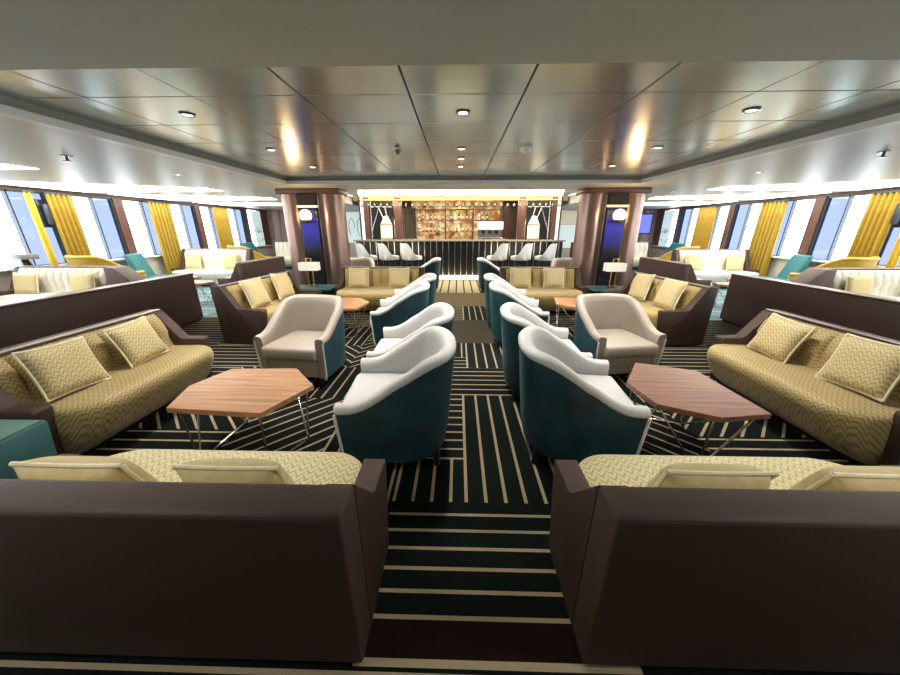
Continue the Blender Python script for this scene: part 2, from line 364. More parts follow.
# walls
for s, side in ((-1, 'left'), (1, 'right')):
    b = MB(); X0, X1 = s*XW, s*(XW+0.1)
    b.box(X0, X1, YF, YB, 0, 0.80); struct(b, f'wall_{side}', M['wallp'], False)
    b = MB().box(X0, X1, YF, YB, 2.13, 2.45); b.box(s*(XW-0.03), X0, YF, YB, 2.135, 2.2); struct(b, f'wall_{side}.001', M['railw'], False)
    b = MB().box(s*(XW-0.12), X1, YF, YB, 0.78, 0.815, 0.006); struct(b, 'trim_3' if s < 0 else 'trim_4', M['reveal'], False)
    b = MB()
    for yc in (-1.5, 0.8, 3.15, 5.12, 7.88, 10.28, 12.6): b.box(s*(XW-0.03), X1, yc-0.10, yc+0.10, 0.8, 2.13)
    b.box(s*(XW-0.05), X1, 13.45, YB, 0.8, 2.13)
    struct(b, f'wall_{side}_pillars', M['woodwall'], False)
    b = MB()
    for yc in (2.0, 4.3, 6.66, 9.05, 11.35): b.box(s*(XW-0.03), X1, yc-0.14, yc+0.14, 0.8, 2.13)
    struct(b, f'wall_{side}_posts', M['reveal'], False)
    n = 0 if s < 0 else 20
    for y0, y1 in ((0.91, 1.86), (2.14, 3.04), (3.26, 4.16), (4.44, 5.01), (5.23, 6.52), (6.80, 7.77), (7.99, 8.91), (9.19, 10.17), (10.39, 11.21), (11.49, 12.49)):
        n += 1
        w = bpy.data.objects.new(f'window_{n}', None); COL.objects.link(w); w['kind'] = 'structure'; w.location = (s*(XW+0.03), y0, 0.8)
        d = y1-y0; h = 1.33; ym = d*0.56; f = 0.024
        fb = MB()
        for a in (0, ym-f/2, d-f): fb.box(-0.04, 0.04, a, a+f, 0, h)
        fb.box(-0.04, 0.04, 0, d, 0, f); fb.box(-0.04, 0.04, 0, d, h-f, h)
        fb.build('window_frame', M['frame'], w, False)
        MB().box(-0.004, 0.004, f, ym-f/2, f, h-f).build('pane', M['pane'], w, False)
        MB().box(-0.004, 0.004, ym+f/2, d-f, f, h-f).build('pane', M['paneblue'], w, False)
b = MB().box(-XW, XW, YF-0.2, YF, 0, 2.45); struct(b, 'wall_front', M['wallp'], False)
b = MB().box(-XW-0.3, XW+0.3, YB, YB+0.2, 0, 2.6); struct(b, 'wall_back', M['wallp'], False)
b = MB()
for s in (-1, 1):
    for k in range(5): b.box(s*(5.2+k*0.56), s*(5.2+k*0.56+0.54), YB-0.05, YB, 0.02, 2.18, 0.012, 1)
struct(b, 'wall_back_panels', M['mauve'], False)

# ---------------------------------------------------------------- curtains
def curtain(x, y0, y1, label, mat, amp=0.06, n=6):
    m = MB(); rows = []
    cols = n*8
    for i in range(cols+1):
        t = i/cols; y = y0+(y1-y0)*t; dx = amp*math.sin(t*n*2*PI)
        rows.append([(dx*(0.7+0.5*k/6), y, 0.03+(2.10-0.03)*(1-k/6)) for k in range(7)])
    m.grid(rows)
    o = m.build('curtain', mat, loc=(x, 0, 0)); md = o.modifiers.new('s', 'SOLIDIFY'); md.thickness = 0.006
    tag(o, label, 'curtain', 'mustard curtains along the windows')
    t = MB().box(-0.03, 0.03, y0-0.02, y1+0.02, 2.10, 2.13).build('curtain_track', M['frame'], o, False)
for s, sd in ((-1, 'left'), (1, 'right')):
    X = s*7.80
    curtain(X, 6.36, 6.80, f'wide gathered mustard curtain nearest along the {sd} windows', M['curtain'], n=5)
    curtain(X, 6.04, 6.16, f'narrow bright yellow curtain leaf nearest on the {sd} windows', M['curtainl'], n=2, amp=0.03)
    curtain(X, 8.46, 9.10, f'mustard curtain behind the turquoise lounge chair, {sd} windows', M['curtain'])
    curtain(X, 10.65, 11.38, f'farthest mustard curtain of the {sd} windows', M['curtain'])
    t = thing('wall_sconce', f'dark wall fitting between the curtain leaves on the {sd} windows', 'wall lamp', (s*7.93, 6.33, 1.5))  # dark pieces added to stand for the dark gap between the curtains
    MB().box(-0.02, 0.02, -0.06, 0.06, 0.0, 0.5, 0.01).build('back_plate', M['frame'], t); MB().box(-s*0.10-0.03, -s*0.10+0.03, -0.05, 0.05, 0.05, 0.42, 0.02).build('lamp_shade', M['frame'], t)
    MB().box(-s*0.08, 0, -0.015, 0.015, 0.2, 0.24).build('bracket', M['frame'], t)

# ---------------------------------------------------------------- sofas
def sofa(label, L_, D, fab, seatfab, loc, rz, group, back_h=0.76, arm_h=0.48, channels=9, frame=None, arms=(1, 1), arm_d=0.52, cat='sofa', railmat=None, name='sofa'):
    fr = frame or M['brown']
    t = thing(name, label, cat, loc, rz, group)
    a = 0.10; h = L_/2
    # back: slab with a slightly raked inner face (local y=0 outer back, front towards -y)
    MB().prism([(0, 0.01), (0.015, back_h-0.01), (0.0, back_h), (-0.11, back_h), (-0.125, back_h-0.02), (-0.125, 0.01)], 'x', -h, h, 0.012).build('backrest', fr, t)
    for sx, on in zip((-1, 1), arms):
        if not on: continue
        x0, x1 = (-h, -h+a) if sx < 0 else (h-a, h)
        MB().prism([(-0.124, 0.01), (-0.124, back_h-0.012), (-0.30, arm_h+0.02), (-0.33, arm_h), (-arm_d, arm_h), (-arm_d-0.01, arm_h-0.02), (-arm_d+0.06, 0.01)], 'x', x0, x1, 0.004).build('armrest', fr, t)
    # rail trim along the inner top edge and down the arm slope
    if railmat != 'none': MB().prism([(-0.095, back_h-0.004), (-0.125, back_h-0.004), (-0.128, back_h+0.006), (-0.095, back_h+0.008)], 'x', -h+0.02, h-0.02, 0.003).build('top_rail', railmat or M['rail'], t)
    # seat: bull-nosed front that rolls under
    prof = [(-0.12, 0.40), (-0.2, 0.425), (-D+0.12, 0.435), (-D+0.05, 0.43), (-D+0.015, 0.412), (-D, 0.375), (-D+0.012, 0.31), (-D+0.05, 0.23), (-D+0.10, 0.155), (-D+0.18, 0.085), (-D+0.225, 0.055), (-0.12, 0.055)]
    rows = []; hs = h-a*0.9; r = 0.20; K = 10
    xs_ = [(-hs+r*(1-math.cos(PI/2*k/K)), math.sin(PI/2*k/K)) for k in range(K+1)]
    xs_ += [(-hs+r+(2*hs-2*r)*k/16, 1.0) for k in range(1, 16)] + [(-x, q) for x, q in xs_[::-1]]
    for x, q in xs_:
        pull = r*(1-q)
        rows.append([(x, min(y+pull*max(0, (-y-0.15)/(D-0.15)), -0.12), z if z < 0.3 else z-0.02*(1-q)) for y, z in prof])
    m = MB(); m.grid(rows, True)
    for rr in (rows[0], rows[-1]): m._add(rr, [tuple(range(len(rr)))])
    m.build('seat', seatfab, t, angle=60)
    # channel-tufted back pad
    m = MB(); rows = []; hb = h-a*0.99; nC = channels*8
    for i in range(nC+1):
        x = -hb+2*hb*i/nC; q = abs(math.sin(PI*channels*i/nC))**0.4
        row = []
        for k in range(9):
            s_ = k/8; z = 0.41+(back_h-(0.055 if railmat == 'none' else 0.03)-0.41)*s_; y0 = -0.215+0.10*s_
            e = math.sin(PI*min(1, s_*1.0+0.0)*0.5+0.0) if s_ < 0.5 else math.cos(PI/2*max(0, (s_-0.8)/0.2))
            row.append((x, y0-0.015-(0.065*q*max(e, 0.2)), z))
        row.append((x, -0.12, back_h-0.02)); row.append((x, -0.10, 0.42)); rows.append(row)
    m.grid(rows, True); m.build('back_pad', fab, t, angle=60)
    MB().box(-h+0.10, h-0.10, -D+0.28, -0.06, 0.0, 0.06).build('plinth', M['black'], t, False)
    return t
def cushion(w, hgt, mat, pipe, loc, rz, tilt, label, group, thick=0.11, name='cushion', roll=0.0):
    n = 12; rows = []
    m = MB()
    def pt(i, j, sgn):
        u = i/n*2-1; v = j/n*2-1
        e = max(0.0, (1-u**4)*(1-v**4))**0.5
        pin = 1-0.06*(1-min(1, (1-abs(u))*3))*0-0.05*(abs(u*v))*0
        k = 1-0.07*(1-v*v) if abs(u) > 0.999 else 1
        sx = (u*(1-0.06*(1-v*v)*abs(u)**3)); sv = (v*(1-0.06*(1-u*u)*abs(v)**3))
        return (sx*w/2, sgn*thick/2*e, hgt/2+sv*hgt/2)
    for sgn in (-1, 1):
        m.grid([[pt(i, j, sgn) for j in range(n+1)] for i in range(n+1)])
    o = m.build(name, mat, loc=loc, angle=80); o.rotation_mode = 'XYZ'
    o.rotation_euler = (tilt, roll, rz); tag(o, label, 'cushion', group)
    per = [pt(i, 0, 1) for i in range(n+1)]+[pt(n, j, 1) for j in range(1, n+1)]+[pt(i, n, 1) for i in range(n-1, -1, -1)]+[pt(0, j, 1) for j in range(n-1, -1, -1)]
    MB().path(per, 0.008, 6).build('piping', pipe, o)
    return o
def on_sofa(t, x, w, hgt, mat, label, group, tilt=-0.26, pipe=None, d=0.33, roll=0.0, z=0.44, yaw=0.0, thick=0.11):
    """a scatter cushion leaning on the back pad of sofa t at local x"""
    rz = t.rotation_euler.z
    p = Matrix.Rotation(rz, 3, 'Z') @ Vector((x, -d, z))
    return cushion(w, hgt, mat, pipe or M['piping'], (t.location.x+p.x, t.location.y+p.y, t.location.z+p.z), rz+yaw, tilt, label, group, thick, roll=roll)
GP = 'patterned gold sofas around the low tables'
R90 = PI/2
s1 = sofa('long gold chevron sofa with dark brown back seen from behind, nearest on the left', 1.56, 0.66, M['goldpale'], M['goldpale'], (-1.16, 0.70, 0), PI, GP, back_h=0.72, railmat='none')
s2 = sofa('long gold chevron sofa with dark brown back seen from behind, nearest on the right', 1.56, 0.66, M['goldpale'], M['goldpale'], (1.19, 0.715, 0), PI, GP, back_h=0.72, railmat='none')
s3 = sofa('gold chevron sofa facing the orange-brown table with the teal cube at its near arm', 1.40, 0.70, M['gold'], M['gold'], (-3.04, 2.265, 0), R90, GP, back_h=0.75, arm_d=0.50)
s4 = sofa('gold chevron sofa facing the red-brown table, its channelled back against the right partition', 1.50, 0.72, M['gold'], M['gold'], (3.05, 2.36, 0), -R90, GP, back_h=0.75, arm_d=0.50, railmat=M['railw'])
CG = 'scatter cushions on the chevron sofas'
on_sofa(s1, -0.305, 0.37, 0.29, M['cushplain'], 'pale gold piped cushion peeping over the middle of the left front sofa back', CG, d=0.305, tilt=-0.40, thick=0.13)
on_sofa(s1, 0.27, 0.40, 0.29, M['cushplain'], 'pale gold piped cushion near the left end of the left front sofa back', CG, d=0.305, tilt=-0.40, thick=0.13)
on_sofa(s2, 0.33, 0.37, 0.29, M['cushplain'], 'pale gold piped cushion peeping over the middle of the right front sofa back', CG, d=0.305, tilt=-0.40, thick=0.13)
on_sofa(s2, -0.23, 0.38, 0.29, M['cushplain'], 'pale gold piped cushion near the right end of the right front sofa', CG, d=0.305, tilt=-0.40, thick=0.13)
on_sofa(s3, -0.34, 0.38, 0.34, M['cushion'], 'square patterned cushion on the left side sofa, the nearer of its two', CG, tilt=-0.34, d=0.385, roll=0.05)
on_sofa(s3, 0.20, 0.35, 0.34, M['cushion'], 'square patterned cushion on the left side sofa, the farther of its two', CG, tilt=-0.34, d=0.385, roll=-0.06)
on_sofa(s4, -0.33, 0.36, 0.34, M['cushion'], 'square patterned cushion on the right side sofa, tilted in its far corner', CG, tilt=-0.34, d=0.385, roll=0.08)
on_sofa(s4, 0.30, 0.40, 0.36, M['cushion'], 'square patterned cushion on the right side sofa, the nearer of its two', CG, tilt=-0.34, d=0.385, roll=-0.05)
# gold sofas by the columns
FG = 'plain gold sofas beyond the tub chairs'
g1 = sofa('plain gold sofa facing forward beside the left column, two square cushions on it', 1.62, 0.85, M['goldplain'], M['goldplain'], (-1.50, 6.32, 0), 0, FG, back_h=0.78, channels=8)
g2 = sofa('plain gold sofa facing forward beside the right column, two square cushions on it', 1.50, 0.85, M['goldplain'], M['goldplain'], (1.52, 6.36, 0), 0, FG, back_h=0.78, channels=8)
l1 = sofa('gold two-seat sofa with tall dark brown side panel at the foot of the left column', 1.50, 0.78, M['goldplain'], M['goldplain'], (-3.16, 4.80, 0), R90-0.12, FG, back_h=0.78, channels=7, arm_d=0.66)
l2 = sofa('gold two-seat sofa with tall dark brown side panel at the foot of the right column', 1.50, 0.78, M['goldplain'], M['goldplain'], (3.16, 4.86, 0), -R90+0.12, FG, back_h=0.78, channels=7, arm_d=0.66)
FC = 'plain pale gold cushions on the far gold sofas'
for t, sd in ((g1, 'left'), (g2, 'right')):
    on_sofa(t, -0.40, 0.38, 0.36, M['cushplain'], f'plain pale gold cushion, left one of two on the forward-facing sofa by the {sd} column', FC, d=0.375, tilt=-0.3)
    on_sofa(t, 0.22 if sd == 'right' else 0.36, 0.38, 0.36, M['cushplain'], f'plain pale gold cushion, right one of two on the forward-facing sofa by the {sd} column', FC, d=0.375, tilt=-0.3)
for t, sd, q in ((l1, 'left', 1), (l2, 'right', -1)):
    on_sofa(t, -0.38*q, 0.40, 0.40, M['cushplain'], f'plain pale gold cushion, nearer of two on the two-seat sofa by the {sd} column', FC, tilt=-0.32, d=0.40)
    on_sofa(t, 0.20*q, 0.40, 0.40, M['cushplain'], f'plain pale gold cushion, farther of two on the two-seat sofa by the {sd} column', FC, tilt=-0.32, d=0.40, roll=0.1*q)

# low brown partitions behind the side sofas
for s, sd in ((-1, 'left'), (1, 'right')):
    t = thing('low_partition', f'long low dark brown upholstered partition behind the {sd} side sofa', 'partition', (s*4.5, 3.3, 0))
    y0, y1 = -2.6, 1.95 if s < 0 else 2.1
    for a, c in ((y0, -0.55), (-0.545, y1)): MB().box(-0.07, 0.07, a, c, 0.03, 0.765, 0.012).build('panel', M['brown2'], t)
    MB().box(-0.08, 0.08, y0, y1+0.005, 0.765, 0.79, 0.008).build('top_rail', M['railw'], t)
    MB().box(-0.05, 0.05, y0, y1-0.05, 0.0, 0.03).build('plinth', M['black'], t, False)

# ---------------------------------------------------------------- tub chairs
def tub(label, loc, rz, group, lining, scale=1.0, outer=None, name='tub_chair'):
    t = thing(name, label, 'armchair', loc, rz, group)
    w, yb, yf, T = 0.40, 0.36, -0.37, 0.085
    pts = []                                       # plan path from left arm front, round the back, to right arm front
    n1, n2 = 8, 24
    for i in range(n1): pts.append((-w, yf+(0.0-yf)*i/n1, -1, 0))
    for i in range(n2+1):
        a = PI-PI*i/n2; c, s_ = math.cos(a), math.sin(a); e = 0.80
        pts.append((w*math.copysign(abs(c)**e, c), yb*abs(s_)**e, c, s_))
    for i in range(1, n1+1): pts.append((w, (0.0)+(yf-0.0)*i/n1, 1, 0))
    def H(y):
        q = min(1, max(0, (y+0.30)/0.58)); q = q*q*(3-2*q); return 0.512+0.28*q
    P = [Vector((p[0], p[1])) for p in pts]; nrm = []
    for i in range(len(P)):
        d = P[min(i+1, len(P)-1)]-P[max(i-1, 0)]; d.normalize(); nrm.append(Vector((-d.y, d.x)))   # points outwards/left of travel
    out_rows, lin_rows = [], []
    for p, n_ in zip(P, nrm):
        if n_.dot(p) < 0: n_ = -n_
        h = H(p.y); k = 1.0
        def at(z, off):
            f = z/0.81; flare = 0.86+0.14*min(1, f)                  # wider and leaning out towards the rim
            yy = p.y*flare+(0.02 if p.y > 0 else 0)*f
            q = Vector((p.x*(0.90+0.10*min(1, f)), yy))+n_*off
            return (q.x, q.y, z)
        orow = [at(0.085, -0.01)]+[at(0.085+(h-0.05-0.085)*j/6, 0.0) for j in range(1, 7)]
        lrow = [at(h-0.052, 0.000), at(h-0.046, 0.006), at(h-0.02, 0.006), at(h-0.003, -0.010), at(h, -T*0.4), at(h-0.004, -T*0.75), at(h-0.022, -T), at(h-0.08, -T-0.004), at((h+0.36)/2, -T-0.004), at(0.34, -T), at(0.10, -T)]
        out_rows.append(orow); lin_rows.append(lrow)
    MB().grid(out_rows).build('shell', outer or M['teal'], t, angle=70)
    m = MB(); m.grid(lin_rows)
    for o_, l_ in ((out_rows[0], lin_rows[0]), (out_rows[-1], lin_rows[-1])):
        ring = o_[:-1]+l_; m._add(ring, [tuple(range(len(ring)))])
    lin = m.build('lining', lining, t, angle=70)
    for o_ in (out_rows[0], out_rows[-1]): MB().path([(q[0]*1.008, q[1]-0.002, q[2]) for q in o_], 0.009, 6).build('piping', M['pipew'], lin)
    MB().box(-w+T+0.005, w-T-0.005, -0.385, 0.22, 0.29, 0.415, 0.035, 3).build('seat_cushion', lining, t)
    MB().box(-w+T+0.03, w-T-0.03, -0.335, 0.10, 0.10, 0.285, 0.015).build('apron', lining, t)
    for x in (-0.27, 0.27):
        for y in (-0.30, 0.24): MB().tube((x, y, 0.10), (x*1.03, y*1.03, 0.0), 0.028, 10, 0.02).build('leg', M['black'], t)
    return t
TG_ = 'teal tub chairs with pale linings'
def face(dx, dy): return math.atan2(dx, -dy)      # rotz so that local -y points along (dx,dy)
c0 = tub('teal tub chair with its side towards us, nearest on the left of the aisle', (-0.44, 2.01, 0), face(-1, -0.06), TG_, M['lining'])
KC = [
 ('teal tub chair half hidden behind the nearest one, left of the aisle', (-0.46, 2.84, 0), face(-1, -0.02)),
 ('teal tub chair with its side towards us, nearest on the right of the aisle', (0.75, 2.03, 0), face(1, -0.10)),
 ('teal tub chair half hidden behind the nearest one, right of the aisle', (0.73, 2.86, 0), face(1, -0.04)),
 ('teal tub chair in front of the left gold sofa, nearer of that pair', (-0.80, 4.22, 0), face(-1, -0.05)),
 ('teal tub chair in front of the left gold sofa, farther of that pair', (-0.76, 5.04, 0), face(-1, -0.02)),
 ('teal tub chair in front of the right gold sofa, nearer of that pair', (0.75, 4.24, 0), face(1, -0.05)),
 ('teal tub chair in front of the right gold sofa, farther of that pair', (0.74, 5.06, 0), face(1, -0.02)),
 ('teal tub chair beyond the left gold sofa, close to the bar', (-0.84, 8.0, 0), face(-1, 0)),
 ('teal tub chair beyond the right gold sofa, close to the bar', (0.80, 8.0, 0), face(1, 0))]
for lb, lc, rz in KC: copy_tree(c0, lc, rz, lb)
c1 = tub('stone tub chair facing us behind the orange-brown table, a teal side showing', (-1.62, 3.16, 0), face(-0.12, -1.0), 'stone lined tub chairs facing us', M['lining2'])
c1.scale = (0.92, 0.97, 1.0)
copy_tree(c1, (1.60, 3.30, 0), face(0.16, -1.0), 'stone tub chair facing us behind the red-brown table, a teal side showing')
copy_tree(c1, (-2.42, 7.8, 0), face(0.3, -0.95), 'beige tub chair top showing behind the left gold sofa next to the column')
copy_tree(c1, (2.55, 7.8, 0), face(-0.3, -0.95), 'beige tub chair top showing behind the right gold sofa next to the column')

# ---------------------------------------------------------------- tables
def wire_table(label, pts, z, mat, group, th=0.035, name='coffee_table'):
    cx = sum(p[0] for p in pts)/len(pts); cy = sum(p[1] for p in pts)/len(pts)
    t = thing(name, label, 'coffee table', (cx, cy, 0), 0, group)
    q = [(x-cx, y-cy) for x, y in pts]
    MB().prism(q, 'z', z-th, z, 0.003).build('tabletop', mat, t, False)
    n = len(q); top = [(x*0.88, y*0.88, z-th) for x, y in q]; bot = [(x*0.80, y*0.80, 0.007) for x, y in q]
    for i in (0, 1, 2, 4): MB().tube(top[i], bot[i], 0.007, 8).build('leg', M['chrome'], t)
    for a_, b_ in ((3, 2), (3, 4), (5, 4), (5, 0)): MB().tube(top[a_], bot[b_], 0.007, 8).build('brace', M['chrome'], t)
    for a_, b_ in ((1, 2), (0, 4)): MB().tube(bot[a_], bot[b_], 0.007, 8).build('floor_rod', M['chrome'], t)
    m = MB(); 
    for i in range(n): m.tube(top[i], top[(i+1) % n], 0.006, 8)
    m.build('under_frame', M['darkmetal'], t)
    return t
TW = 'faceted wooden coffee tables on wire legs'
wire_table('six-sided orange-brown wooden coffee table on wire legs in the left front group', [(-1.84, 1.68), (-1.225, 1.635), (-1.06, 2.00), (-1.31, 2.28), (-1.82, 2.26), (-1.93, 1.97)], 0.45, M['walnut'], TW)
wire_table('six-sided red-brown wooden coffee table on wire legs in the right front group', [(1.17, 2.10), (1.42, 2.46), (1.81, 2.31), (1.83, 1.70), (1.50, 1.65), (1.21, 1.80)], 0.45, M['walnutdark'], TW)
def hexa(cx, cy, w, d, a=0.0):
    p = [(-w/2, -d*0.15), (-w*0.2, -d/2), (w*0.38, -d/2), (w/2, d*0.1), (w*0.2, d/2), (-w*0.36, d/2)]
    c, s_ = math.cos(a), math.sin(a); return [(cx+x*c-y*s_, cy+x*s_+y*c) for x, y in p]
wire_table('small orange-brown coffee table before the left gold sofa', hexa(-1.72, 4.60, 0.70, 0.72), 0.45, M['walnut'], TW)
wire_table('small orange-brown coffee table before the right gold sofa', hexa(1.74, 4.70, 0.70, 0.72), 0.45, M['walnut'], TW)
WT = 'coffee tables in the window lounges'
wire_table('coffee table at the left edge, between the low partition and the nearest cream sofa', hexa(-6.85, 4.52, 1.1, 0.40), 0.48, M['walnut'], WT)
wire_table('pale topped coffee table in front of the far left cream sofa', hexa(-6.45, 7.3, 0.9, 0.44), 0.42, M['walnutdark'], WT)
wire_table('orange-brown coffee table at the end of the far left brown sofa', hexa(-5.4, 6.45, 0.7, 0.4), 0.45, M['walnut'], WT)
wire_table('pale topped coffee table in front of the far right cream sofa', hexa(6.4, 7.3, 0.9, 0.44), 0.42, M['walnutdark'], WT)
wire_table('orange-brown coffee table at the end of the far right brown sofa', hexa(5.4, 6.45, 0.7, 0.4), 0.45, M['walnut'], WT)
wire_table('low wooden table beside the turquoise chair, left window lounge', hexa(-5.75, 5.85, 0.7, 0.4), 0.42, M['walnut'], WT)
wire_table('low wooden table beside the turquoise chair, right window lounge', hexa(5.85, 5.85, 0.7, 0.4), 0.42, M['walnut'], WT)

# teal cubes at the front corners
for s, sd in ((-1, 'left'), (1, 'right')):
    t = thing('cube_table', f'teal leather cube table between the front and side sofas on the {sd}', 'side table', (s*2.72, 1.25, 0))
    MB().prism([(-0.26, 0.04), (-0.30, 0.45), (0.30, 0.45), (0.26, 0.04)], 'x', -0.30, 0.30, 0.02).build('body', M['tealcube'], t)
    MB().box(-0.29, 0.29, -0.29, 0.27, 0.445, 0.462, 0.008).build('top', plain(f'teal_top_{sd}', (0.15, 0.29, 0.24), 0.25, var=0.05), t)
    MB().box(-0.24, 0.24, -0.22, 0.22, 0, 0.04).build('plinth', M['black'], t, False)

# ---------------------------------------------------------------- columns with screens, corner tables, lamps
for s, sd in ((-1, 'left'), (1, 'right')):
    cx = s*2.91; yc = 6.80
    b = MB()
    for dx in (-0.355, 0.355): b.lathe([(0.252, 0.0), (0.252, 2.1)], (cx+dx, yc, 0), 40)
    o = struct(b, f'column_{sd}', M['copper'])
    b = MB().box(cx-0.612, cx+0.612, yc-0.262, yc+0.262, 2.10, ZC, 0.02); struct(b, f'column_{sd}_capital', M['railw'])
    b = MB()
    for dx in (-0.355, 0.355): b.lathe([(0.26, 0.0), (0.295, 0.10)], (cx+dx, yc, 0), 40)
    struct(b, f'column_{sd}_base', M['railw'])
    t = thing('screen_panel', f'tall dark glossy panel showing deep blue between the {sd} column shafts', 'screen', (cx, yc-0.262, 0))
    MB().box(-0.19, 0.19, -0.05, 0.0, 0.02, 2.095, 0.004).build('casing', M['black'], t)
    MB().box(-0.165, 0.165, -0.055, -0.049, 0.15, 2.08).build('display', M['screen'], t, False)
    t = thing('globe_sconce', f'round white globe wall lamp with brass collar on the {sd} column', 'wall lamp', (cx, yc-0.318, 1.71))
    gl = MB().sphere((0, -0.13, 0), 0.112, u=28, v=18).build('globe', emis(f'globe_{sd}', (1.0, 0.86, 0.62), 1.6, (0.9, 0.85, 0.75)), t)
    MB().sphere((0, -0.13, -0.009), 0.115, (1, 1, 1)).build('lower_bowl', M['glass'], t)
    MB().lathe([(0.03, -0.175), (0.05, -0.16), (0.085, -0.125), (0.086, -0.118), (0.05, -0.150), (0.02, -0.165)], (0, -0.13, 0.04), 24).build('brass_cup', M['brass'], gl)
    MB().box(-0.20, 0.20, -0.012, 0.0, 0.15, 0.185, 0.003).build('light_bar', emis(f'warm_bar_{sd}', (1.0, 0.62, 0.22), 1.6, (0.6, 0.4, 0.2)), t)
    MB().tube((0, -0.05, 0), (0, 0.0, 0), 0.02).build('bracket', M['brass'], t)
    # corner table
    tx = s*2.72; ty = 5.92
    t = thing('corner_table', f'low square teal corner table below the {sd} column, lamp on it', 'side table', (tx, ty, 0))
    MB().box(-0.38, 0.38, -0.24, 0.24, 0.42, 0.455, 0.008).build('tabletop', M['tealcube'], t)
    MB().box(-0.34, 0.34, -0.20, 0.20, 0.05, 0.42, 0.01).build('body', M['black'], t); MB().box(-0.30, 0.30, -0.17, 0.17, 0, 0.05).build('plinth', M['black'], t, False)
    # lamp
    t = thing('table_lamp', f'table lamp with wide cream shade and twin brass stems by the {sd} column', 'table lamp', (s*2.78, 5.93, 0.455))
    MB().box(-0.09, 0.09, -0.06, 0.06, 0, 0.02, 0.006).build('base', M['brass'], t)
    for x in (-0.045, 0.045): MB().tube((x, 0, 0.02), (x, 0, 0.50), 0.011).build('stem', M['brass'], t)
    MB().box(-0.056, 0.056, -0.011, 0.011, 0.50, 0.52, 0.003).build('cross_bar', M['brass'], t)
    m = MB()
    for (xa, xb, ya, yb_) in ((-0.17, 0.17, -0.08, -0.075), (-0.17, 0.17, 0.075, 0.08), (-0.17, -0.165, -0.08, 0.08), (0.165, 0.17, -0.08, 0.08)): m.box(xa, xb, ya, yb_, 0.30, 0.44)
    m.build('lamp_shade', M['shade'], t, False)
    MB().sphere((0, 0, 0.36), 0.03).build('bulb', M['spot'], t)

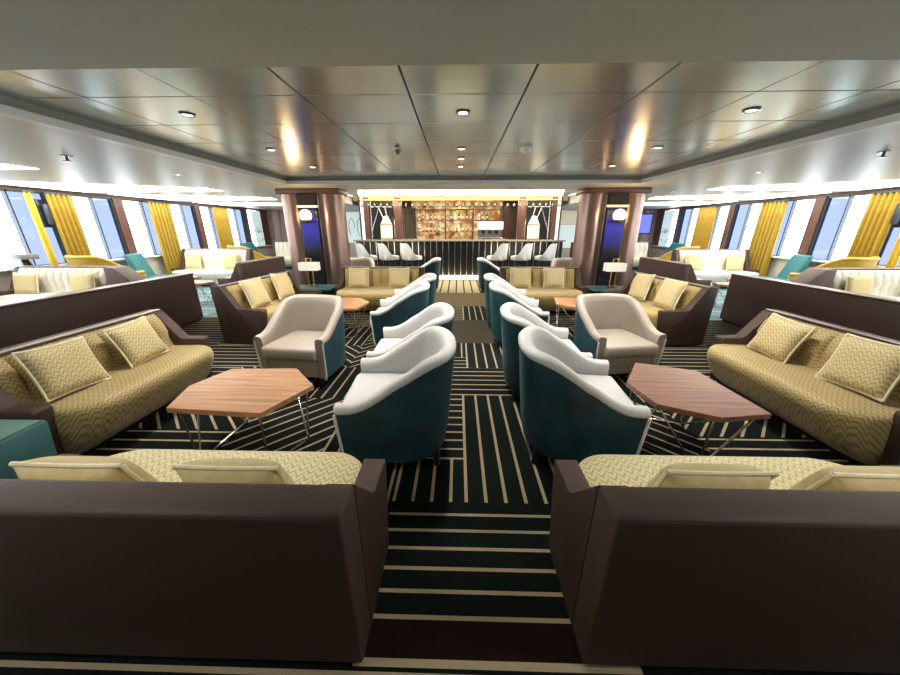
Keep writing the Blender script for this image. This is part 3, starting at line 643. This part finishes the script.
# ---------------------------------------------------------------- window lounges
CW = 'cream channelled sofas in the window lounges'
WC = 'pale cushions on the cream window sofas'
for s, sd in ((-1, 'left'), (1, 'right')):
    a = sofa(f'cream channel-backed sofa nearest in the {sd} window lounge, dark brown end panel', 1.78, 0.85, M['creamstripe'], M['creamseat'], (s*6.90, 5.62, 0), 0, CW, back_h=0.86, channels=12, arm_d=0.60)
    e = sofa(f'cream channel-backed sofa farther off in the {sd} window lounge', 1.9, 0.85, M['creamstripe'], M['creamseat'], (s*6.65, 9.0, 0), 0, CW, back_h=0.95, channels=11, arm_d=0.60)
    MB().prism([(0.0, 0.0), (0.0, 0.86), (0.16, 0.86), (0.46, 0.58), (0.46, 0.0)], 'y', -0.30, 0.0, 0.01).build('end_panel', M['brown2'], a, loc=(-s*0.89, 0, 0)).scale.x = -s
    q = sofa(f'brown-backed sofa facing the {sd} windows beyond the low partition', 1.7, 0.80, M['creamstripe'], M['creamseat'], (s*4.55, 7.55, 0), -R90 if s < 0 else R90, CW, back_h=0.80, channels=9, arm_d=0.6, frame=M['brown2'])
    r_ = sofa(f'farthest cream seat at the end of the {sd} window lounge', 1.4, 0.8, M['creamstripe'], M['creamseat'], (s*6.6, 13.0, 0), 0, CW, back_h=0.98, channels=7)
    on_sofa(a, -0.5, 0.42, 0.34, M['cushplain'], f'pale cushion on the nearest {sd} window sofa, left one of its pair', WC, d=0.375, tilt=-0.24)
    on_sofa(a, 0.5, 0.42, 0.34, M['cushplain'], f'pale cushion on the nearest {sd} window sofa, right one of its pair', WC, d=0.375, tilt=-0.24)
    on_sofa(e, -0.55, 0.42, 0.42, M['cushplain'], f'pale cushion on the farther {sd} window sofa, left one of its pair', WC, d=0.375, tilt=-0.24)
    on_sofa(e, 0.50, 0.42, 0.42, M['cushplain'], f'pale cushion on the farther {sd} window sofa, right one of its pair', WC, d=0.375, tilt=-0.24)
    # mustard tub chairs
    copy_m = tub(f'mustard tub chair with cream lining below the nearest {sd} window curtain', (s*7.12, 6.34, 0), face(-s*0.25, 1.0), 'mustard tub chairs by the windows', M['mustard'], outer=M['mustard'])
    copy_m.scale = (1.15, 1.15, 1.27)
    m2 = tub(f'mustard tub chair behind the farther {sd} window sofa', (s*6.5, 10.0, 0), face(-s*0.5, 0.85), 'mustard tub chairs by the windows', M['mustard'], outer=M['mustard']); m2.scale = (1.25, 1.25, 1.25)
    # turquoise slipper chairs
    def slipper(label, loc, rz, sc=1.0):
        t = thing('lounge_chair', label, 'chair', loc, rz, 'turquoise lounge chairs'); t.scale = (sc, sc, sc)
        MB().prism([(0.22, 0.30), (0.42, 1.02), (0.36, 1.05), (0.30, 1.02), (0.12, 0.44), (0.12, 0.36)], 'x', -0.33, 0.33, 0.03).build('backrest', M['tealbright'], t)
        MB().box(-0.34, 0.34, -0.40, 0.26, 0.28, 0.43, 0.05, 3).build('seat', M['tealbright'], t)
        for x in (-0.28, 0.28):
            MB().tube((x, -0.33, 0.29), (x*1.05, -0.38, 0), 0.02, 8, 0.013).build('leg', M['black'], t); MB().tube((x, 0.24, 0.30), (x*1.05, 0.34, 0), 0.02, 8, 0.013).build('leg', M['black'], t)
        return t
    slipper(f'turquoise armless lounge chair by the middle {sd} window pillar', (s*7.45, 7.72, 0), face(-s*0.92, 0.30), 0.88)
    slipper(f'small turquoise chair back showing against the farthest {sd} curtain', (s*7.2, 11.68, 0), face(-s, 0), 0.95)
    # decorative glass art panel at the end of each window row
    t = thing('art_panel', f'pale aqua picture panel with dark frond strokes at the end of the {sd} windows', 'picture', (s*7.92, 12.85, 0.8))
    MB().box(-0.02, 0.02, 0.0, 0.55, 0.0, 1.3).build('panel', M['aqua'], t, False)
    m = MB()
    for (y, z, a_) in ((0.25, 0.5, 0.5), (0.25, 0.5, 1.1), (0.25, 0.5, 1.7), (0.25, 0.5, 2.4), (0.3, 0.15, 0.9), (0.2, 0.1, 2.0)):
        m.path([(-s*0.022, y+0.1*k*math.cos(a_), z+0.1*k*math.sin(a_)-0.012*k*k) for k in range(5)], 0.012, 5)
    m.build('fronds', M['artink'], t)
t = thing('television', 'wall television with a blue picture at the far right', 'television', (7.0, YB-0.12, 1.25))
MB().box(-0.75, 0.75, -0.03, 0.05, 0, 0.78, 0.01).build('casing', M['black'], t); MB().box(-0.71, 0.71, -0.034, -0.028, 0.04, 0.74).build('picture', M['tv'], t, False)
MB().box(-0.1, 0.1, 0.05, 0.07, 0.3, 0.5).build('wall_bracket', M['black'], t, False)
# far left tripod stand seen at the edge
t = thing('tripod_stand', 'grey topped stand on dark splayed legs by the first left window', 'stand', (-7.80, 5.72, 0))
MB().box(-0.20, 0.10, -0.12, 0.12, 0.96, 1.05, 0.01).build('top', plain('grey_top', (0.2, 0.2, 0.2), 0.5), t)
for x, y in ((0.20, 0.14), (0.14, -0.02), (-0.14, 0.05)): MB().tube((x*0.1-0.1, y*0.2, 1.0), (x, y, 0), 0.03).build('leg', M['black'], t)

# ---------------------------------------------------------------- bar
t = thing('bar_counter', 'long black bar counter with silver ribs and a lit white step', 'bar counter', (0, 10.25, 0))
MB().box(-3.2, 3.15, 0.0, 0.55, 0.08, 1.10).build('front_panel', M['black'], t, False)
m = MB()
for k in range(34): m.box(-3.15+k*0.187, -3.15+k*0.187+0.028, -0.018, 0.0, 0.09, 1.09)
m.build('ribs', M['chrome'], t, False)
MB().box(-3.25, 3.2, -0.14, 0.62, 1.10, 1.14, 0.008).build('countertop', plain('bar_top_stone', (0.30, 0.27, 0.23), 0.15, var=0.2), t)
MB().box(-3.2, 3.15, -0.42, 0.0, 0.0, 0.07).build('lit_step', M['toelight'], t, False)
# back bar with shelves
t = thing('back_bar', 'backlit amber back bar shelving with bottles behind the counter', 'shelving', (0, 11.55, 0))
MB().box(-1.62, 1.45, 0.36, 0.42, 0.0, 2.4).build('back_panel', M['backlit'], t, False)
MB().box(-3.2, 3.15, -0.35, 0.36, 0.0, 1.12).build('lower_cabinet', M['woodwall'], t, False)
for x in (-1.62, -0.48, 0.46, 1.40): MB().box(x-0.02, x+0.02, 0.0, 0.36, 1.12, 2.12).build('post', M['woodwall'], t, False)
for z in (1.37, 1.75, 2.08): MB().box(-1.6, 1.4, 0.02, 0.34, z-0.022, z).build('shelf', M['woodwall'], t, False)
# side back walls of the bar
b = MB().box(-3.4, -1.64, 11.75, 11.85, 0, 2.46); b.box(1.47, 3.4, 11.75, 11.85, 0, 2.46); struct(b, 'wall_bar', M['woodwall'], False)
b = MB().box(-3.4, 3.4, 11.0, 11.08, 2.30, 2.46); struct(b, 'trim_5', plain('beige_bulkhead', (0.42, 0.31, 0.15), 0.6, **{'Emission Color': (1, 0.8, 0.45, 1), 'Emission Strength': 0.02}), False)
# bottles
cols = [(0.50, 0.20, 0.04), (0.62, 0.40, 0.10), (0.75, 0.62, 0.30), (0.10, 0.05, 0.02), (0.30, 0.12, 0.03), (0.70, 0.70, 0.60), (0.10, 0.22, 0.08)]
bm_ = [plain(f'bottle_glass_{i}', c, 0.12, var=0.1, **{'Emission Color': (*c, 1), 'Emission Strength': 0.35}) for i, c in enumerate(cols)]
words = ['amber', 'golden', 'pale gold', 'dark brown', 'russet', 'clear', 'green']
cap_m = M['brass']
protos = []
def bottle(i, loc, label, h=0.28):
    r = random.choice((0.032, 0.037, 0.042))
    o = MB().lathe([(r*0.9, 0), (r, 0.008), (r, h*0.58), (r*0.9, h*0.66), (0.014, h*0.76), (0.013, h*0.93), (0.016, h*0.94), (0.016, h)], n=12).build('bottle', bm_[i], loc=loc)
    tag(o, label, 'bottle', 'bottles on the back bar')
    MB().lathe([(0.017, 0), (0.017, 0.03)], (0, 0, h-0.02), 10).build('cap', cap_m, o)
    MB().lathe([(r+0.001, h*0.2), (r+0.001, h*0.45)], n=12).build('bottle_label', M['pipew'] if i != 5 else M['mustard'], o)
    return o
for row, (z, nm, hh) in enumerate(((1.3715, 'lower lit shelf', 0.31), (1.7515, 'upper lit shelf', 0.26))):
    n = 22; q_i = -1
    for k in range(n):
        x = -1.52+k*(2.86/(n-1))
        if row == 1 and x > 1.05: continue
        if any(abs(x-p) < 0.066 for p in (-1.62, -0.48, 0.46, 1.40)): continue
        q_i += 1
        i = random.randrange(7)
        bottle(i, (x, 11.66, z), f'{ORD[q_i]} bottle from the left on the {nm} of the back bar, {words[i]}', hh*random.uniform(0.82, 1.0))
# tiered centre display
t = thing('tiered_display', 'stepped lit display stand in the middle of the upper bar shelf', 'display stand', (0.0, 11.62, 2.081))
for k in range(3): MB().box(-0.24+0.07*k, 0.24-0.07*k, -0.05, 0.16, 0.05*k, 0.05*(k+1), 0.004).build('step', M['brass'], t)
# hanging glass rack and glasses
t = thing('glass_rack', 'brass overhead rack holding upturned stemmed glasses along the bar', 'rack', (0, 10.36, 2.27))
for y in (-0.09, 0.09): MB().tube((-3.05, y, 0), (3.05, y, 0), 0.012).build('rail', M['brass'], t)
for x in (-3.0, -1.5, 0, 1.5, 3.0): MB().tube((x, 0, -0.0), (x, 0, 0.19), 0.012).build('hanger', M['brass'], t); MB().tube((x, -0.1, 0), (x, 0.1, 0), 0.010).build('cross_bar', M['brass'], t)
gp = None
for k in range(32):
    lb = f'upturned stemmed glass hanging from the bar rack, {ORD[k]} from the left'
    if gp is None:
        gp = thing('hanging_wine_glass', lb, 'glass', (0, 0, 0), 0, 'stemmed glasses on the bar rack')
        MB().lathe([(0.038, 0.0), (0.036, 0.006), (0.006, 0.012)], n=14).build('foot', M['darkmetal'], gp)
        MB().lathe([(0.006, 0.0), (0.006, -0.09), (0.03, -0.11), (0.046, -0.15), (0.042, -0.20), (0.040, -0.20), (0.043, -0.15), (0.028, -0.113), (0.004, -0.096)], n=14).build('bowl', M['glass'], gp)
        o = gp
    else: o = copy_tree(gp, None, None, lb)
    o.location = (-2.95+k*(5.9/31), 10.36, 2.282)
# bar screens: brown posts with chrome trims, cross-braced frames
for s, sd in ((-1, 'left'), (1, 'right')):
    t = thing('bar_post', f'brown post with chrome edge strips standing on the {sd} half of the bar', 'post', (s*1.98, 10.97, 0))
    MB().box(-0.12, 0.12, 0, 0.08, 0, 2.4).build('panel', M['woodwall'], t, False)
    for x in (-0.13, 0.13): MB().box(x-0.015, x+0.015, -0.02, 0.1, 0, 2.4).build('edge_strip', M['chrome'], t, False)
    t = thing('bar_post', f'bright chrome end post of the bar on the {sd}', 'post', (s*3.08, 10.95, 0))
    MB().box(-0.16, 0.16, 0.03, 0.12, 0, 2.4).build('panel', M['woodwall'], t, False)
    MB().box(s*0.05-0.035, s*0.05+0.035, -0.03, 0.03, 1.14, 2.4).build('light_strip', emis(f'post_light_{sd}', (0.85, 0.9, 1.0), 0.7), t, False)  # bright shine of the chrome put in as emission, no lamp here
    t = thing('braced_screen', f'dark screen with crossing chrome struts at the {sd} end of the bar', 'screen', (s*2.52, 11.0, 1.14))
    MB().box(-0.36, 0.36, 0.02, 0.04, -1.14, 1.2).build('panel', M['black'], t, False)
    for a, c in (((-0.34, 0, 0.25), (-0.08, 0, 0.95)), ((-0.08, 0, 0.95), (0.2, 0, 0.25)), ((0.30, 0, 0.1), (0.12, 0, 0.95)), ((-0.34, 0, 0.0), (-0.34, 0, 1.15)), ((-0.34, 0, 0.98), (0.34, 0, 0.98))):
        MB().tube((a[0]*-s, a[1], a[2]), (c[0]*-s, c[1], c[2]), 0.018).build('strut', M['chrome'], t)
    t = thing('lantern', f'white box lantern with a cone top standing on the {sd} end of the bar', 'lantern', (s*2.30, 10.6, 1.14))
    MB().box(-0.17, 0.17, -0.09, 0.09, 0.03, 0.44, 0.01).build('body', M['lantern'], t); MB().lathe([(0.17, 0.46), (0.06, 0.70), (0.05, 0.70)], n=18).build('cone_top', M['shade'], t)
    MB().box(-0.18, 0.18, -0.1, 0.1, 0.0, 0.03).build('base', M['brass'], t, False); MB().box(-0.18, 0.18, -0.1, 0.1, 0.44, 0.46).build('lid', M['brass'], t, False)
t = thing('glass_cabinet', 'pale glass-fronted cabinet left of the bottle shelves', 'cabinet', (-1.60, 10.94, 0))
MB().box(-0.20, 0.20, 0.02, 0.24, 0.0, 2.08).build('carcass', M['tileback'], t, False)
MB().box(-0.20, 0.20, -0.012, 0.015, 1.15, 2.05).build('door', M['glass'], t, False)
for x in (-0.2, 0.2): MB().box(x-0.012, x+0.012, -0.02, 0.02, 1.14, 2.06).build('door_frame', M['chrome'], t, False)
MB().box(-0.21, 0.21, -0.02, 0.02, 2.05, 2.08).build('top_strip', M['black'], t, False)
t = thing('coffee_machine', 'silver and cream espresso machine on the right half of the bar back', 'coffee machine', (1.02, 11.34, 1.122))
MB().box(-0.42, 0.42, -0.18, 0.14, 0.30, 0.56, 0.02).build('body', M['pipew'], t); MB().box(-0.40, 0.40, 0.02, 0.14, 0.0, 0.30).build('splash_panel', M['chrome'], t)
MB().box(-0.42, 0.42, -0.2, 0.14, 0.0, 0.06, 0.01).build('drip_tray', M['chrome'], t)
for x in (-0.22, 0.0, 0.22): MB().lathe([(0.045, 0.18), (0.05, 0.20), (0.05, 0.30)], (x, -0.08, 0), 14).build('group_head', M['black'], t)
MB().box(-0.38, 0.38, -0.15, 0.1, 0.56, 0.59).build('cup_rail', M['chrome'], t)
o = MB().lathe([(0.05, 0), (0.10, 0.08), (0.11, 0.16), (0.05, 0.24), (0.06, 0.28)], n=18).build('vase', plain('orange_red_glaze', (0.60, 0.12, 0.04), 0.3), loc=(1.13, 11.66, 2.08-0.33)); 
o.location = (1.24, 11.70, 1.752); o.scale = (0.85, 0.85, 0.9)
tag(o, 'orange-red vase at the right end of the upper lit bar shelf', 'vase')
# stools
def stool(label, loc, rz):
    t = thing('bar_stool', label, 'bar stool', loc, rz, 'white bucket stools along the bar')
    rows = []
    for i in range(25):
        a = -PI*0.62+PI*1.24*i/24      # 0 = back (+y)
        x = 0.27*math.sin(a); y = 0.25*math.cos(a)
        q_ = min(1, max(0, (1.75-abs(a))/1.15)); hh = 0.74+0.34*q_*q_*(3-2*q_)
        rows.append([(x*0.80, y*0.80, 0.62), (x*0.95, y*0.95, 0.66), (x, y, 0.72), (x*1.06, y*1.06, (0.72+hh)/2), (x*1.10, y*1.12, hh), (x*1.04, y*1.05, hh), (x*0.94, y*0.94, 0.74), (x*0.80, y*0.80, 0.70)])
    MB().grid(rows).build('shell', M['stoolw'], t, angle=60)
    MB().box(-0.21, 0.21, -0.26, 0.20, 0.62, 0.735, 0.03, 3).build('seat', M['stoolw'], t)
    MB().tube((0, 0, 0.02), (0, 0, 0.62), 0.03, 14).build('pedestal', M['black'], t)
    MB().lathe([(0.22, 0), (0.22, 0.012), (0.04, 0.03)], n=24).build('base_plate', M['black'], t)
    m = MB(); m.path([(0.17*math.cos(2*PI*k/20), 0.17*math.sin(2*PI*k/20), 0.24) for k in range(21)], 0.01, 6); m.tube((-0.17, 0, 0.24), (0.17, 0, 0.24), 0.008); m.build('foot_ring', M['chrome'], t)
    return t
st = None
for x, lb, rz in ((-2.69, 'white bucket bar stool, outermost left along the bar', 1), (-2.06, 'white bucket bar stool, middle one of the left three', 1), (-1.40, 'white bucket bar stool, nearest the gap on the left', 1),
                  (1.10, 'white bucket bar stool, nearest the gap on the right', -1), (1.78, 'white bucket bar stool, middle one of the right three', -1), (2.46, 'white bucket bar stool, outermost right along the bar', -1)):
    a = face(rz*0.80, 0.60)
    if st is None: st = stool(lb, (x, 9.45, 0), a)
    else: copy_tree(st, (x, 9.45, 0), a, lb)
# beyond the bar ends
t = thing('art_panel', 'large pale picture with grey curves on the far wall left of the bar', 'picture', (-4.2, YB-0.04, 0.9))
MB().box(-0.9, 0.9, -0.03, 0.03, 0.0, 1.2).build('panel', M['aqua'], t, False)
m = MB()
for k in range(4): m.path([(-0.6+0.35*k+0.12*math.cos(j*0.5), -0.035, 0.6+0.35*math.sin(j*0.5)) for j in range(10)], 0.014, 5)
m.build('curves', M['artink'], t)
t = thing('lit_panel', 'pale glossy lit wall panel on the far wall right of the bar', 'wall panel', (4.2, YB-0.04, 0.7))
MB().box(-0.9, 0.9, -0.03, 0.03, 0.0, 0.9).build('lower_pane', M['aqua'], t, False); MB().box(-0.9, 0.9, -0.03, 0.03, 0.93, 1.45).build('upper_pane', M['lantern'], t, False)
for s, sd, kk in ((-1, 'left', 'on the left'), (1, 'right', 'on the right')):
    t = thing('dining_chair', f'dark red chair in the far passage beyond the bar end {kk}', 'chair', (s*3.75, 11.4, 0), face(-s, -0.3), 'dark red chairs beyond the bar')
    MB().box(-0.24, 0.24, -0.24, 0.24, 0.42, 0.50, 0.02).build('seat', M['red'], t); MB().box(-0.24, 0.24, 0.20, 0.26, 0.50, 1.02, 0.02).build('backrest', M['red'], t)
    for x in (-0.2, 0.2):
        for y in (-0.2, 0.2): MB().tube((x, y, 0.43), (x, y, 0), 0.018).build('leg', M['black'], t)

# ---------------------------------------------------------------- ceiling fittings
def spot(x, y, z, lb):
    t = thing('downlight', lb, 'ceiling light', (x, y, z), 0, 'recessed ceiling downlights')
    MB().lathe([(0.034, 0.0), (0.052, -0.004), (0.054, -0.008), (0.042, -0.010), (0.032, -0.004)], n=24).build('trim_ring', M['chrome'], t)
    MB().lathe([(0.032, -0.002), (0.032, -0.005)], n=24).build('lens', M['spot'], t)
rown = ['nearest', 'second', 'third']
for r, y in enumerate((2.69, 3.80, 4.82)):
    for x, c in ((-2.03, 'left'), (-0.02, 'middle'), (2.0, 'right')): spot(x, y, ZT, f'recessed downlight in the metal ceiling, {rown[r]} of the {c} line')
spot(-0.02, 4.3, ZT, 'recessed downlight in the metal ceiling between the second and third of the middle line')
for x, c in ((-2.2, 'left'), (0, 'middle'), (2.2, 'right')): spot(x, 8.3, 2.46, f'downlight in the raised bar ceiling before the cove, {c} one')  # fixtures added to go with the rear fill spots
for s, sd in ((-1, 'left'), (1, 'right')):
    spot(s*3.95, 4.85, ZC, f'small downlight in the plain {sd} ceiling beyond the sprinkler')
    spot(s*4.3, 7.2, ZC, f'small downlight in the plain {sd} ceiling beyond the column')
    t = thing('ceiling_sprinkler', f'small dark ceiling sprinkler head over the {sd} partition', 'sprinkler', (s*4.08, 3.62, ZC))
    MB().lathe([(0.05, 0), (0.05, -0.008), (0.02, -0.012)], n=18).build('rose', M['chrome'], t); MB().tube((0, 0, -0.01), (0, 0, -0.05), 0.012).build('stem', M['darkmetal'], t); MB().lathe([(0.035, -0.05), (0.035, -0.056)], n=16).build('deflector', M['darkmetal'], t)
for x, lb in ((0.65, 'white round smoke detector in the metal ceiling, right of the middle lights'), (-0.69, 'small dark sensor in the metal ceiling, left of the middle lights')):
    t = thing('smoke_detector', lb, 'smoke detector', (x, 3.8, ZT))
    MB().lathe([(0.06 if x > 0 else 0.03, 0), (0.06 if x > 0 else 0.03, -0.02), (0.045 if x > 0 else 0.02, -0.05)], n=20).build('housing', M['white'] if x > 0 else M['darkmetal'], t)
    MB().lathe([(0.075 if x > 0 else 0.05, 0), (0.075 if x > 0 else 0.05, -0.008)], n=20).build('base_plate', M['white'], t)

# ---------------------------------------------------------------- lights, sky, camera
w = bpy.data.worlds.new('sky'); SC.world = w; w.use_nodes = True
bg = w.node_tree.nodes['Background']; bg.inputs[0].default_value = (0.94, 0.97, 1.0, 1); bg.inputs[1].default_value = 6.0
def lamp(kind, loc, power, col=(1, 1, 1), rot=(0, 0, 0), **k):
    d = bpy.data.lights.new('lamp', kind); d.energy = power; d.color = col
    for a, v in k.items(): setattr(d, a, v)
    o = bpy.data.objects.new('lamp', d); COL.objects.link(o); o.location = loc; o.rotation_euler = rot; return o
for s in (-1, 1):
    p = lamp('AREA', (s*8.35, 6.5, 1.45), 1, rot=(0, s*PI/2, 0), shape='RECTANGLE', size=1.4, size_y=12.0); p.data.cycles.is_portal = True
WARM = (1.0, 0.94, 0.86)
for y in (2.69, 3.80, 4.82):
    for x in (-2.03, -0.02, 2.0): lamp('SPOT', (x, y, ZT-0.03), 85, WARM, spot_size=2.3, spot_blend=0.9, shadow_soft_size=0.06)
for s in (-1, 1):
    lamp('POINT', (s*2.91, 6.12, 1.72), 6, (1, 0.66, 0.32), shadow_soft_size=0.08)
for x in (-2.2, 0, 2.2): lamp('SPOT', (x, 8.3, 2.42), 130, (1, 0.95, 0.88), spot_size=2.5, spot_blend=0.8, shadow_soft_size=0.1)  # added rear fill that brightens the stools and the floor before the bar
for x in (-2, 0, 2): lamp('SPOT', (x, 10.9, 2.3), 14, (1, 0.8, 0.5), spot_size=2.4, spot_blend=0.8, shadow_soft_size=0.1)
for x, c in ((-1.7, 'left'), (1.7, 'right')):  # front fill: added spots and fixtures outside the view
    spot(x, 0.5, ZC, f'recessed downlight in the front bulkhead over the {c} front sofa')
    lamp('SPOT', (x, 0.5, ZC-0.03), 38, WARM, spot_size=2.6, spot_blend=0.9, shadow_soft_size=0.08)
H_ = 1.5; F = 320.0; P = math.atan(110/320); YAW = math.atan(8/320*math.cos(P))
cd = bpy.data.cameras.new('camera'); cd.sensor_width = 36; cd.lens = F/900*36; cd.clip_start = 0.02
cam = bpy.data.objects.new('camera', cd); COL.objects.link(cam); cam.location = (-0.05, 0, H_); cam.rotation_euler = (PI/2-P, 0, YAW); SC.camera = cam
SC.view_settings.view_transform = 'Standard'; SC.view_settings.exposure = 0.55
SC.cycles.use_denoising = True; SC.cycles.max_bounces = 8; SC.cycles.transparent_max_bounces = 12
SC.cycles.sample_clamp_indirect = 6.0
